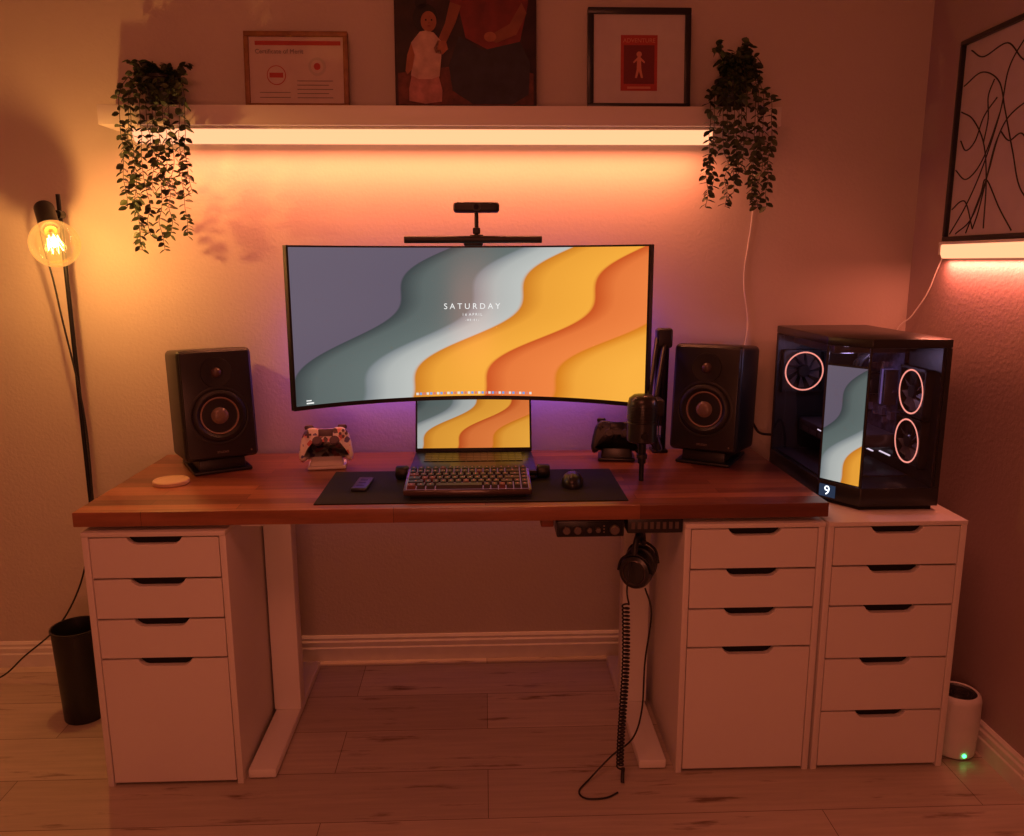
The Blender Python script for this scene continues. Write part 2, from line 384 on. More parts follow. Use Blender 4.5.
# ---------------------------------------------------------------- trailing plants
def plant(cx, ztop, zbot, seed, w, ns=13, crown=20):
    rnd = random.Random(seed)
    g = G('trailing_plant', (cx, 2.52, 1.80))
    lathe(g, 'pot', [(0, 0), (.036, 0), (.040, .004), (.050, .075), (.053, .077), (.053, .085), (.047, .085), (.046, .07), (0, .07)], m_black, 32)
    bm = bmesh.new(); bm2 = bmesh.new()
    def leaf(p, s, side=None):
        b = bm if rnd.random() < .7 else bm2
        if side is None: d = Vector((rnd.uniform(-1, 1), rnd.uniform(-1, .5), rnd.uniform(-1, .35))).normalized()
        else: d = Vector((side*rnd.uniform(.5, 1), rnd.uniform(-.5, .4), rnd.uniform(-.9, -.1))).normalized()
        q = d.to_track_quat('Y', 'Z').to_matrix() @ Matrix.Rotation(rnd.uniform(-1.2, 1.2), 3, 'Y')
        sh = [(0, 0, 0), (.30, .25, .05), (.36, .55, .07), (.20, .88, .03), (0, 1.05, -.05), (-.20, .88, .03), (-.36, .55, .07), (-.30, .25, .05)]
        vs = []
        for a in sh:
            co = p + q @ (Vector(a)*s)
            co.y = min(co.y, .062)
            vs.append(b.verts.new(co))
        b.faces.new((vs[0], vs[1], vs[2], vs[3], vs[4])); b.faces.new((vs[0], vs[4], vs[5], vs[6], vs[7]))
    paths = []
    H = 1.80 - zbot
    for k in range(ns):
        a = -1+2*(k+.5)/ns
        x1 = a*w*.46+rnd.uniform(-.006, .006)
        yf = rnd.uniform(-.115, -.075)
        ln = H*rnd.choice((.42, .6, .78, .95, 1.0))*(1-.1*abs(a))
        up = rnd.uniform(.06, ztop-1.80-.045)
        P = [Vector((a*.02, -.01, .07)), Vector((x1*.6, -.03, up)), Vector((x1, yf*.85, up*.35)), Vector((x1*1.02, yf, -.05))]
        z = -.05
        while z > -ln:
            z -= .04; P.append(Vector((x1*1.03+rnd.uniform(-.009, .009), yf+rnd.uniform(-.006, .006), z)))
        pts = cr_pts(P, 4); paths.append(pts); side = 1; acc = 0; last = pts[0]
        for i, p in enumerate(pts):
            acc += (p-last).length; last = p
            if i < 2 or acc < .0095: continue
            acc = 0
            leaf(p, rnd.uniform(.018, .026), side); side = -side
            if p.z > -.03: leaf(p, rnd.uniform(.018, .027))
            elif rnd.random() < .35: leaf(p, rnd.uniform(.014, .02), side)
    for k in range(crown):     # crown
        a = rnd.uniform(0, 2*math.pi); rr = rnd.uniform(.3, 1)
        P = [Vector((0, 0, .07)), Vector((math.cos(a)*w*.24*rr, math.sin(a)*.03, (ztop-1.80)*.7)), Vector((math.cos(a)*w*.48*rr, math.sin(a)*.04-.01, (ztop-1.80)*rnd.uniform(.35, .92)))]
        pts = cr_pts(P, 5); paths.append(pts)
        for p in pts[2:]:
            for _ in range(2): leaf(p, rnd.uniform(.017, .027))
    fin(bm, 'leaves_dark', m_leaf, g); fin(bm2, 'leaves_light', m_leaf2, g)
    for i, p in enumerate(paths): tube(g, f'stem_{i}', [tuple(v) for v in p], .0009, m_leaf, smooth=False)
plant(-.935, 1.945, 1.400, 3, .205, 11, 26)
plant(.752, 1.998, 1.500, 5, .200, 12, 30)
tube(G('plant_light_cable'), 'cable', [(.852, 2.586, 1.74), (.855, 2.586, 1.5), (.838, 2.586, 1.3), (.858, 2.586, 1.15), (.84, 2.586, .95), (.845, 2.586, .6), (.845, 2.57, .2)], .0018, m_whitemetal)

# ---------------------------------------------------------------- wall art (right wall)
g = G('framed_line_art', (WX-.001, 2.385, 1.408), (0, 0, R(-90)))   # local x -> -Y, local -y -> -X
m_art = M('art_paper', (.48, .40, .42, 1), .6); W = .46; Hh = .553
box(g, 'frame_bottom', 0, W, -.024, 0, 0, .013, m_blacks, .002); box(g, 'frame_top', 0, W, -.024, 0, Hh-.013, Hh, m_blacks, .002)
box(g, 'frame_left', 0, .013, -.024, 0, .013, Hh-.013, m_blacks, .002); box(g, 'frame_right', W-.013, W, -.024, 0, .013, Hh-.013, m_blacks, .002)
box(g, 'sheet', .013, W-.013, -.012, 0, .013, Hh-.013, m_art)
lines = [[(.02, .02), (.09, .10), (.15, .20), (.20, .33), (.22, .44), (.30, .52)], [(.05, .02), (.12, .06), (.17, .16), (.21, .28), (.28, .33), (.44, .36)],
         [(.02, .36), (.08, .33), (.14, .26), (.17, .16), (.18, .03)], [(.02, .43), (.10, .45), (.18, .41), (.22, .33), (.27, .22), (.32, .12), (.42, .05)],
         [(.10, .02), (.15, .12), (.17, .16), (.24, .08), (.30, .02)], [(.02, .20), (.07, .17), (.12, .19), (.16, .24), (.20, .33)],
         [(.04, .52), (.10, .49), (.20, .50), (.28, .44), (.36, .46), (.44, .42)], [(.21, .28), (.25, .25), (.30, .26), (.36, .20), (.44, .20)],
         [(.14, .26), (.15, .32), (.14, .38), (.16, .42)], [(.02, .09), (.06, .11), (.09, .10), (.13, .03)],
         [(.03, .28), (.06, .25), (.10, .27), (.13, .33), (.18, .37)], [(.13, .03), (.15, .08), (.17, .16), (.19, .24), (.21, .28)]]
for i, l in enumerate(lines):
    tube(g, f'ink_line_{i}', [(x, -.0125, z) for x, z in l], .0019, m_black)
gb = ledbar((WX-.018, 2.155, 1.368), .45, R(-90))
tube(G('light_bar_cable'), 'cable', [(WX-.006, 2.395, 1.375), (WX-.005, 2.43, 1.32), (WX-.006, 2.47, 1.25), (WX-.02, 2.52, 1.18), (WX-.05, 2.565, 1.10), (WX-.06, 2.58, .8), (WX-.06, 2.58, .3)], .002, m_whitemetal)

# ---------------------------------------------------------------- monitor
mon = G('curved_monitor')
MX, MY, RR, A = -.036, 2.405, .80, .672
MZ0, MZ1 = .941, 1.398
def arc(a, r): return (MX+r*math.sin(a), MY-RR+r*math.cos(a))
def slab(name, r0, r1, a0, a1, z0, z1, mat, n=48, bev=.003):
    bm = bmesh.new(); cols = []
    for i in range(n+1):
        a = a0+(a1-a0)*i/n; x, y = arc(a, r0); x2, y2 = arc(a, r1)
        cols.append([bm.verts.new(v) for v in ((x, y, z0), (x, y, z1), (x2, y2, z1), (x2, y2, z0))])
    for p, q in zip(cols[:-1], cols[1:]):
        for i in range(4):
            j = (i+1) % 4; bm.faces.new((p[i], p[j], q[j], q[i]))
    bm.faces.new(cols[0]); bm.faces.new(cols[-1])
    return fin(bm, name, mat, mon, False)
slab('shell', RR+.0015, RR+.018, -A, A, MZ0, MZ1, m_black)
slab('rear_housing', RR+.018, RR+.045, -A*.55, A*.55, MZ0+.1, MZ1-.08, m_black)
slab('bezel_bottom', RR-.002, RR+.002, -A, A, MZ0, MZ0+.012, m_black)
slab('bezel_top', RR-.002, RR+.002, -A, A, MZ1-.005, MZ1, m_black)
slab('bezel_left', RR-.002, RR+.002, -A, -A+.008, MZ0+.012, MZ1-.005, m_black, 2)
slab('bezel_right', RR-.002, RR+.002, A-.008, A, MZ0+.012, MZ1-.005, m_black, 2)
m_scr = wallpaper('screen_wallpaper', 1.0)
bm = bmesh.new(); uvl = bm.loops.layers.uv.new('UVMap'); n = 64; prev = None
for i in range(n+1):
    a = -A+.008+(2*A-.016)*i/n; x, y = arc(a, RR); t = i/n
    cur = (bm.verts.new((x, y, MZ0+.012)), bm.verts.new((x, y, MZ1-.005)), t)
    if prev:
        f = bm.faces.new((prev[0], cur[0], cur[1], prev[1]))
        for lp, uv in zip(f.loops, ((prev[2], 0), (t, 0), (t, 1), (prev[2], 1))): lp[uvl].uv = uv
    prev = cur
fin(bm, 'display', m_scr, mon, True)
m_txt = E('screen_text', (.9, .9, .88, 1), 1.0)
def bend(v):
    a = (v.x-MX)/RR; x, y = arc(a, RR-.0012-(v.y)); return Vector((x, y, v.z))
text(mon, 'clock_text', 'S A T U R D A Y', .024, m_txt, Matrix.Translation((MX+.002, 0, 1.222)) @ FACE, bend, ext=.0002)
text(mon, 'date_text', '1 6  A P R I L', .011, m_txt, Matrix.Translation((MX+.002, 0, 1.198)) @ FACE, bend, ext=.0002)
text(mon, 'time_text', '- 0 8 : 4 1 -', .009, m_txt, Matrix.Translation((MX+.002, 0, 1.182)) @ FACE, bend, ext=.0002)
for k, cc in enumerate([(.75, .72, .68, 1), (.2, .35, .7, 1), (.7, .2, .15, 1)]):
    bm = bmesh.new()
    for i in range(k, 34, 3):
        x = MX-.17+i*.0104; addbox(bm, x, x+.0070, 0, .0004, MZ0+.018, MZ0+.025)
    for v in bm.verts: v.co = bend(v.co)
    fin(bm, f'dock_icons_{k}', E(f'dock_icon_{k}', cc, 1), mon)
bm = bmesh.new()
addbox(bm, MX-.50, MX-.478, 0, .0004, MZ0+.016, MZ0+.020); addbox(bm, MX-.50, MX-.485, 0, .0004, MZ0+.024, MZ0+.027)
for v in bm.verts: v.co = bend(v.co)
fin(bm, 'status_text', m_txt, mon)
# arm
box(mon, 'vesa_mount', MX-.05, MX+.05, MY+.045, MY+.085, 1.12, 1.22, m_black, .004)
cyl(mon, 'arm_pole', (MX, 2.503, DZ), (MX, 2.503, 1.24), .016, m_blackm)
box(mon, 'arm_clamp', MX-.04, MX+.04, 2.47, 2.529, DZ, DZ+.012, m_blackm, .003)
m_pur = E('bias_led', (.22, .12, 1, 1), 3)
for i, s in enumerate((-1, 1)):
    x, y = arc(s*A*.62, RR+.020)
    box(mon, f'bias_led_strip_{i}', x-.15, x+.15, y, y+.004, 1.10, 1.11, m_pur, mtx=Matrix.Translation((x, y, 0)) @ Matrix.Rotation(-s*A*.62, 4, 'Z') @ Matrix.Translation((-x, -y, 0)))

# light bar and webcam
g = G('monitor_light_bar', (-.028, 2.405, MZ1))
cyl(g, 'tube', (-.20, -.022, .018), (.20, -.022, .018), .0105, m_black)
box(g, 'clip', -.028, .028, -.022, .022, .0, .022, m_black, .004)
box(g, 'counterweight', -.026, .026, .0225, .042, -.05, .022, m_black, .006)
g = G('webcam', (-.018, 2.402, MZ1+.022))
cyl(g, 'stem', (0, 0, 0), (0, 0, .085), .006, m_black)
box(g, 'base', -.02, .02, -.012, .018, 0, .010, m_black, .003)
box(g, 'joint', -.011, .011, -.012, .012, .012, .03, m_black, .003)
box(g, 'body', -.067, .067, -.02, .02, .072, .103, m_black, .010, 4)
cyl(g, 'lens_ring', (0, -.0195, .0875), (0, -.024, .0875), .0125, m_blacks)
cyl(g, 'lens', (0, -.0235, .0875), (0, -.0248, .0875), .0075, M('lens_glass', (.02, .02, .04, 1), .05))

# ---------------------------------------------------------------- laptop on stand
MT = DZ+.003
lt = G('laptop', (-.034, 2.386, MT+.0165)); m_alu = M('space_grey_aluminium', (.05, .05, .055, 1), .35, metal=.8)
box(lt, 'base', -.178, .178, -.235, 0.005, 0, .013, m_alu, .004)
box(lt, 'keyboard_well', -.145, .145, -.125, -.02, .0131, .0136, m_black)
bm = bmesh.new()
for r in range(5):
    for k in range(14): addbox(bm, -.143+k*.0206, -.143+k*.0206+.018, -.122+r*.0205, -.122+r*.0205+.0175, .0136, .0150)
fin(bm, 'keys', m_blacks, lt)
box(lt, 'trackpad', -.065, .065, -.222, -.135, .0131, .0135, m_alu)
T = Matrix.Translation((0, .002, .012)) @ Matrix.Rotation(R(-17), 4, 'X')
box(lt, 'lid', -.178, .178, 0, .006, 0, .24, m_black, .002, mtx=T)
bm = bmesh.new(); uvl = bm.loops.layers.uv.new('UVMap')
vs = [bm.verts.new(T @ Vector(p)) for p in ((-.172, -.0006, .012), (.172, -.0006, .012), (.172, -.0006, .234), (-.172, -.0006, .234))]
f = bm.faces.new(vs)
for lp, uv in zip(f.loops, ((.30, 0), (.95, 0), (.95, 1.0), (.30, 1.0))): lp[uvl].uv = uv
fin(bm, 'display', wallpaper('laptop_wallpaper', .8), lt)
st = G('laptop_stand', (-.034, 2.386, MT))
for i, s in enumerate((-1, 1)):
    lathe(st, f'front_roller_{i+1}', [(0, -.018), (.016, -.018), (.019, -.014), (.019, .014), (.016, .018), (0, .018)], m_black, 28, Matrix.Translation((s*.198, -.20, .0195)) @ Matrix.Rotation(R(90), 4, 'Y'))
    box(st, f'side_arm_{i+1}', s*.165-.010, s*.165+.010, -.234, 0, .004, .016, m_black, .003)
    box(st, f'rear_leg_{i+1}', s*.16-.012, s*.16+.012, -.03, .0, -.003, .012, m_black, .002)
    cyl(st, f'roller_axle_{i+1}', (s*.17, -.20, .010), (s*.185, -.20, .015), .005, m_black)
box(st, 'cross_bar', -.17, .17, -.10, -.07, .003, .0145, m_black, .003)

# ---------------------------------------------------------------- desk mat, keyboard, mouse, remote
g = G('desk_mat')
box(g, 'pad', -.434, .366, 1.957, 2.275, DZ, MT, m_mat, .001)
kb = G('mechanical_keyboard', (-.045, 1.985, MT)); m_case = M('smoked_acrylic', (.09, .055, .055, 1), .15, coat=.6)
KT = Matrix.Translation((0, 0, .008)) @ Matrix.Rotation(R(8), 4, 'X')
box(kb, 'case', -.166, .166, 0, .148, 0, .016, m_case, .005, 3, mtx=KT)
box(kb, 'glow_plate', -.159, .159, .006, .143, .0158, .0166, E('key_glow', (.8, .25, .30, 1), .25), mtx=KT)  # added pink glow stands in for the reflection around the keys
for i, s in enumerate((-1, 1)): box(kb, f'rear_foot_{i}', s*.13-.012, s*.13+.012, .115, .14, 0, .028, m_black, .002)
box(kb, 'front_pad', -.15, .15, .01, .03, 0, .012, m_black, .002)
rows = [[1]*14+[1, 1], [1]*13+[2, 1], [1.5]+[1]*12+[1.5, 1], [1.75]+[1]*11+[2.25, 1], [2.25]+[1]*10+[1.75, 1, 1], [1.25, 1.25, 1.25, 6.25, 1, 1, 1, 1, 1, 1]]
bm = bmesh.new(); bmc = bmesh.new(); bml = bmesh.new(); u = .0197; rk = random.Random(4)
for r, row in enumerate(rows):
    x = -.158; y = .128-r*.0225
    tot = sum(row); sc = .316/(tot*u)
    for k, wk in enumerate(row):
        w = wk*u*sc; bb = bmc if rk.random() < .10 else bm
        n0 = len(bb.verts); addbox(bb, x+.0010, x+w-.0010, y-.0088, y+.0108, .0162, .027)
        bb.verts.ensure_lookup_table()
        for v in bb.verts[n0:]:
            if v.co.z > .02:
                v.co.x += .0022 if v.co.x < x+w/2 else -.0022
                v.co.y += .002 if v.co.y < y else -.002
        if wk < 3: addbox(bml, x+w/2-.0022, x+w/2+.0022, y-.000, y+.0045, .0268, .0273)
        x += w
fin(bm, 'keycaps', M('keycap_dark', (.022, .018, .020, 1), .4), kb, mtx=KT)
fin(bmc, 'accent_keycaps', M('keycap_accent', c(105, 50, 52), .5), kb, mtx=KT)
fin(bml, 'key_legends', M('legend_pink', c(190, 130, 140), .5), kb, mtx=KT)
g = G('computer_mouse', (.239, 2.115, MT), (0, 0, R(-6)))
bm = bmesh.new(); bmesh.ops.create_uvsphere(bm, u_segments=32, v_segments=20, radius=1)
for v in bm.verts:
    z = max(v.co.z, -.15); x, y = v.co.x, v.co.y
    v.co = Vector((x*.034*(1-.12*math.cos(y*2)), y*.058, (z+.15)/1.15*.036*(1-.25*y)))
fin(bm, 'shell', m_blacks, g, True)
lathe(g, 'scroll_wheel', [(0, -.004), (.008, -.004), (.009, 0), (.008, .004), (0, .004)], m_black, 24, Matrix.Translation((0, .03, .0235)) @ Matrix.Rotation(R(90), 4, 'Y'))
box(g, 'button_split', -.0006, .0006, .012, .05, .012, .0265, m_dark)
g = G('remote_control', (-.334, 2.120, MT), (0, 0, R(-3)))
box(g, 'body', -.021, .021, -.058, .058, 0, .010, M('remote_slate', (.035, .04, .055, 1), .3), .004, 3)
for i in range(3): box(g, f'button_{i}', -.010, .010, -.035+i*.028, -.02+i*.028, .0098, .0108, m_black, .0006)

g = G('coaster', (-.872, 2.18, DZ))
lathe(g, 'disc', [(0, 0), (.046, 0), (.048, .002), (.048, .010), (.046, .012), (.041, .012), (.040, .0105), (0, .0105)], m_beech, 56)

# ---------------------------------------------------------------- studio speakers
m_cone = M('woven_cone', (.030, .020, .016, 1), .35, nscale=300, var=.5)
m_cap = M('dust_cap', (.20, .14, .11, 1), .3); m_rub = M('rubber_surround', (.010, .010, .010, 1), .45); m_glint = M('cone_glint_tan', (.30, .20, .15, 1), .4)
def speaker(x, y, rz):
    g = G('studio_speaker', (x, y, DZ), (0, 0, rz))
    T = Matrix.Translation((0, 0, .042)) @ Matrix.Rotation(R(-5), 4, 'X')
    w, h, dp = .103, .320, .225
    box(g, 'cabinet', -w, w, 0, dp, 0, h, m_black, .015, 4, mtx=T)
    box(g, 'front_baffle', -w+.007, w-.007, -.004, .006, .007, h-.007, m_blacks, .004, 3, mtx=T)
    W0 = T @ Matrix.Translation((0, -.004, .128)) @ FACE
    lathe(g, 'woofer_trim', [(.085, 0), (.085, .002), (.079, .004), (.076, .003), (.076, 0)], m_rub, 64, W0)
    lathe(g, 'woofer_surround', [(.076, .001), (.070, .006), (.063, .007), (.058, .003), (.054, .0005)], m_rub, 64, W0)
    lathe(g, 'cone_glint', [(.054, .0012), (.052, .0025), (.0495, .0008)], m_glint, 64, W0)  # tan ring is a painted glint on the woofer surround
    lathe(g, 'woofer_cone', [(.052, .001), (.042, -.0010), (.030, -.0030), (.024, -.0034)], m_cone, 64, W0)
    lathe(g, 'dust_cap', [(.026, -.003), (.022, .004), (.012, .008), (0, .009)], m_cap, 48, W0)
    lathe(g, 'tweeter_dish', [(.044, 0), (.043, .0025), (.037, .0022), (.025, .0008), (.017, .0006)], m_rub, 56, T @ Matrix.Translation((0, -.0045, .252)) @ FACE)
    lathe(g, 'tweeter_dome', [(.015, 0), (.013, .006), (.007, .010), (0, .0112)], M('tweeter_dome_m', (.08, .05, .045, 1), .3), 32, T @ Matrix.Translation((0, -.004, .252)) @ FACE)
    text(g, 'badge', 'STUDIO', .009, M('badge_grey', (.25, .2, .18, 1)), T @ Matrix.Translation((0, -.0046, .022)) @ FACE)
    cyl(g, 'power_led', T @ Vector((.080, -.004, .02)), T @ Vector((.080, -.006, .02)), .0025, m_cap)
    prism(g, 'stand_wedge', [(0, 0), (.19, 0), (.19, .022), (0, .040)], -.065, .065, m_black, .004, 2, mtx=Matrix.Rotation(R(90), 4, 'Z') @ Matrix.Translation((.02, 0, 0)))
    box(g, 'stand_foot', -.082, .082, .005, .210, 0, .010, m_rub, .004)
    return g
speaker(-.758, 2.285, R(29))
speaker(.648, 2.31, R(-31))

# ---------------------------------------------------------------- game controllers on docks
def controller(x, y, rz, m_body, m_btn, m_base):
    g = G('game_controller', (x, y, DZ), (0, 0, rz))
    half = [(0, .034), (.022, .035), (.040, .040), (.058, .036), (.070, .018), (.077, -.012), (.082, -.045), (.080, -.062), (.068, -.068), (.056, -.056), (.046, -.034), (.036, -.022), (.018, -.020), (0, -.020)]
    pts = half + [(-a, b) for a, b in half[-2:0:-1]]
    T = Matrix.Translation((0, -.005, .084)) @ Matrix.Rotation(R(-22), 4, 'X') @ Matrix.Scale(.96, 4)
    prism(g, 'body', pts, -.018, .022, m_body, .011, 4, mtx=T)
    for i, s in enumerate((-1, 1)):
        cyl(g, f'stick_post_{i}', T @ Vector((s*.026, -.017, -.006)), T @ Vector((s*.026, -.028, -.006)), .007, m_btn)
        cyl(g, f'thumbstick_{i}', T @ Vector((s*.026, -.027, -.006)), T @ Vector((s*.026, -.033, -.006)), .0115, m_btn)
        cyl(g, f'stick_ring_{i}', T @ Vector((s*.026, -.0165, -.006)), T @ Vector((s*.026, -.0195, -.006)), .0145, m_btn)
        box(g, f'trigger_{i}', s*.05-.014, s*.05+.014, -.008, .018, .034, .047, m_btn, .005, 3, mtx=T)
    box(g, 'dpad_h', -.063, -.043, -.021, -.017, .012, .018, m_btn, .001, mtx=T); box(g, 'dpad_v', -.056, -.050, -.021, -.017, .005, .025, m_btn, .001, mtx=T)
    for i, (a, b) in enumerate(((.053, .024), (.053, .006), (.044, .015), (.062, .015))): cyl(g, f'button_{i}', T @ Vector((a, -.017, b)), T @ Vector((a, -.0215, b)), .0042, m_btn)
    box(g, 'touchpad', -.022, .022, -.0200, -.016, .008, .031, m_btn, .0015, mtx=T)
    prism(g, 'dock_body', [(-.050, 0), (.050, 0), (.046, .028), (.036, .050), (.022, .060), (-.022, .060), (-.036, .050), (-.046, .028)], -.022, .030, m_base, .006, 3, mtx=Matrix.Rotation(R(-6), 4, 'X'))
    box(g, 'dock_base', -.056, .056, -.035, .05, 0, .010, m_base, .004, 3)
m_pat, nt, p, o = newmat('controller_print')
N = nt.nodes; L = nt.links; tc = N.new('ShaderNodeTexCoord'); vo = N.new('ShaderNodeTexVoronoi'); vo.inputs['Scale'].default_value = 75
L.new(tc.outputs['Object'], vo.inputs['Vector']); sx = N.new('ShaderNodeSeparateXYZ'); L.new(vo.outputs['Color'], sx.inputs[0])
rp = N.new('ShaderNodeValToRGB'); rp.color_ramp.interpolation = 'CONSTANT'; e = rp.color_ramp.elements
e[0].color = (.8, .74, .74, 1); e[1].position = .50; e[1].color = (.55, .12, .12, 1)
for ps, cc in ((.60, (.8, .7, .7, 1)), (.74, (.12, .10, .30, 1)), (.82, (.85, .35, .40, 1)), (.92, (.08, .05, .07, 1))): q = e.new(ps); q.color = cc
L.new(sx.outputs[0], rp.inputs[0]); L.new(rp.outputs[0], p.inputs['Base Color']); p.inputs['Roughness'].default_value = .35
controller(-.472, 2.345, R(8), m_pat, M('controller_buttons', (.10, .06, .09, 1), .4), m_white)
controller(.408, 2.405, R(-8), m_black, m_blacks, m_blacks)

# ---------------------------------------------------------------- microphone on boom arm
g = G('boom_microphone')
cyl(g, 'clamp_base', (.560, 2.50, DZ), (.560, 2.50, DZ+.05), .022, m_blackm)
box(g, 'clamp', .535, .585, 2.47, 2.529, DZ, DZ+.010, m_blackm, .003)
for i, o_ in enumerate((-.015, .015)):
    cyl(g, f'lower_bar_{i+1}', (.558+o_, 2.495, DZ+.045), (.542+o_*.8, 2.40, 1.125), .0078, m_blackm)
    cyl(g, f'upper_bar_{i+1}', (.534+o_*.8, 2.395, 1.125-.012*i), (.474+o_*.6, 2.215, .975-.012*i), .0070, m_blackm)
box(g, 'elbow', .518, .568, 2.38, 2.415, 1.095, 1.155, m_black, .009, 3)
for k in range(2): cyl(g, f'spring_{k}', (.549+.012*k, 2.478, .84), (.541+.010*k, 2.415, 1.06), .0065, m_blacks)
box(g, 'mic_bracket', .460, .500, 2.165, 2.235, .93, .975, m_black, .006, 3)
lathe(g, 'mic_body', [(0, 0), (.036, 0), (.041, .004), (.041, .055), (.0385, .057), (.0385, .060), (.041, .062), (.041, .105), (.037, .122), (.025, .131), (0, .134)], m_blacks, 48, Matrix.Translation((.434, 2.15, .862)))
for i in range(9): lathe(g, f'grille_rib_{i}', [(.0412, 0), (.0420, .0008), (.0412, .0016)], m_blackm, 40, Matrix.Translation((.434, 2.15, .928+i*.0042)))
cyl(g, 'gain_knob', (.434, 2.11, .885), (.434, 2.103, .885), .010, m_blackm)
cyl(g, 'mic_neck', (.436, 2.15, .80), (.436, 2.15, .863), .011, m_blackm)
cyl(g, 'mic_neck_tip', (.436, 2.15, DZ), (.436, 2.15, .80), .007, m_blackm)
lathe(g, 'neck_collar', [(0, 0), (.015, 0), (.015, .012), (0, .012)], m_black, 24, Matrix.Translation((.436, 2.15, .815)))
tube(g, 'mic_cable', [(.455, 2.18, .87), (.49, 2.22, .82), (.53, 2.32, .80), (.545, 2.44, .82), (.555, 2.47, .90)], .0025, m_black)

# ---------------------------------------------------------------- desktop computer
pc = G('desktop_computer', (.917, 2.0, .70))
W, D, H, ch, cw = .283, .48, .455, .105, .072
foot = [(0, ch), (cw, 0), (W, 0), (W, D), (0, D)]
m_pcg = glassmat('pc_glass', (.85, .84, .88, 1), .04)
m_inner = M('case_interior', (.035, .03, .045, 1), .5)
prism(pc, 'plinth', [(x, y) for x, y in foot], .012, .062, m_blacks, .003, 2, axis='XY')
prism(pc, 'plinth_foot', [(.012, ch+.004), (cw+.006, .012), (W-.012, .012), (W-.012, D-.012), (.012, D-.012)], 0, .012, m_dark, axis='XY')
prism(pc, 'top_cap', foot, H-.024, H, m_blacks, .004, 2, axis='XY')
box(pc, 'right_wall', W-.022, W-.002, .006, D-.004, .062, H-.024, m_black)
box(pc, 'rear_wall', .004, W-.022, D-.012, D-.004, .062, H-.024, m_black)
box(pc, 'inner_floor', .012, W-.024, ch+.01, D-.014, .0625, .066, m_inner)
box(pc, 'pillar_rear', .001, .014, D-.018, D-.002, .062, H-.024, m_black)
box(pc, 'pillar_front_right', W-.014, W-.001, .001, .014, .062, H-.024, m_black)
cyl(pc, 'pillar_corner_a', (.004, ch, .062), (.004, ch, H-.024), .0035, m_black); cyl(pc, 'pillar_corner_b', (cw, .004, .062), (cw, .004, H-.024), .0035, m_black)
def vquad(name, a, b, z0, z1, mat, uv=False, uvr=(0, 1)):
    bm = bmesh.new(); ul = bm.loops.layers.uv.new('UVMap')
    vs = [bm.verts.new(p) for p in ((a[0], a[1], z0), (b[0], b[1], z0), (b[0], b[1], z1), (a[0], a[1], z1))]
    f = bm.faces.new(vs)
    for lp, q in zip(f.loops, ((uvr[0], 0), (uvr[1], 0), (uvr[1], 1), (uvr[0], 1))): lp[ul].uv = q
    return fin(bm, name, mat, pc)
vquad('side_glass', (.002, D-.018), (.002, ch+.004), .062, H-.024, m_pcg)
vquad('front_glass', (cw+.004, .002), (W-.014, .002), .062, H-.024, m_pcg)
vquad('corner_glass', (.004, ch), (cw, .004), .38, H-.024, m_pcg)
dn = Vector((cw, -ch)).normalized(); nn = Vector((-ch, -cw)).normalized()*.001
a2 = (0.004+dn.x*.004, ch+dn.y*.004); b2 = (cw-dn.x*.004, .004-dn.y*.004)
vquad('lcd_backing', a2, b2, .062, .383, m_black)
vquad('lcd_screen', (a2[0]+nn.x*2, a2[1]+nn.y*2), (b2[0]+nn.x*2, b2[1]+nn.y*2), .066, .378, wallpaper('pc_wallpaper', .9), uvr=(.20, .44))
# internals
m_pcb = M('motherboard', (.05, .045, .08, 1), .4, nscale=60, var=.7); m_ring = E('fan_ring_led', (1, .33, .25, 1), 1.25); m_rgb = E('rgb_white', (.85, .70, .85, 1), 1.1); m_vio = E('rgb_violet', (.35, .2, .6, 1), .35)
m_gpu = M('gpu_shroud', (.10, .09, .12, 1), .3, metal=.3)
box(pc, 'motherboard', W-.034, W-.024, .17, D-.03, .12, H-.05, m_pcb)
box(pc, 'graphics_card', .075, W-.036, .175, D-.03, .13, .170, m_gpu, .006)
for i in range(3): lathe(pc, f'gpu_fan_{i}', [(.012, 0), (.032, .001), (.034, .003), (.036, 0)], m_blackm, 36, Matrix.Translation((.155, .215+i*.078, .130)) @ Matrix.Rotation(R(180), 4, 'X'))
for i in range(4): box(pc, f'gpu_fin_{i}', .0735, .0755, .19+i*.06, .235+i*.06, .137, .150, M(f'gpu_fin_{i}', (.35, .3, .38, 1), .3, metal=.7))
box(pc, 'gpu_led_strip', .0738, .0752, .19, .30, .158, .161, m_rgb)
box(pc, 'cpu_block', W-.075, W-.034, .27, .33, .27, .33, m_blackm, .006)
lathe(pc, 'cpu_ring', [(.024, 0), (.026, .002), (.024, .004)], m_ring, 40, Matrix.Translation((W-.077, .30, .30)) @ Matrix.Rotation(R(-90), 4, 'Y'))
for i in range(4): box(pc, f'ram_stick_{i}', W-.07, W-.034, .225-i*.010, .229-i*.010, .25, .35, m_vio if i == 1 else m_gpu)
box(pc, 'radiator', .04, W-.04, .15, D-.04, H-.052, H-.028, m_gpu, .003)
for i in range(3): tube(pc, f'coolant_tube_{i}', [(W-.07, .28+.02*i, .31), (W-.12, .24+.02*i, .36), (W-.11, .20, .400)], .006, m_black)
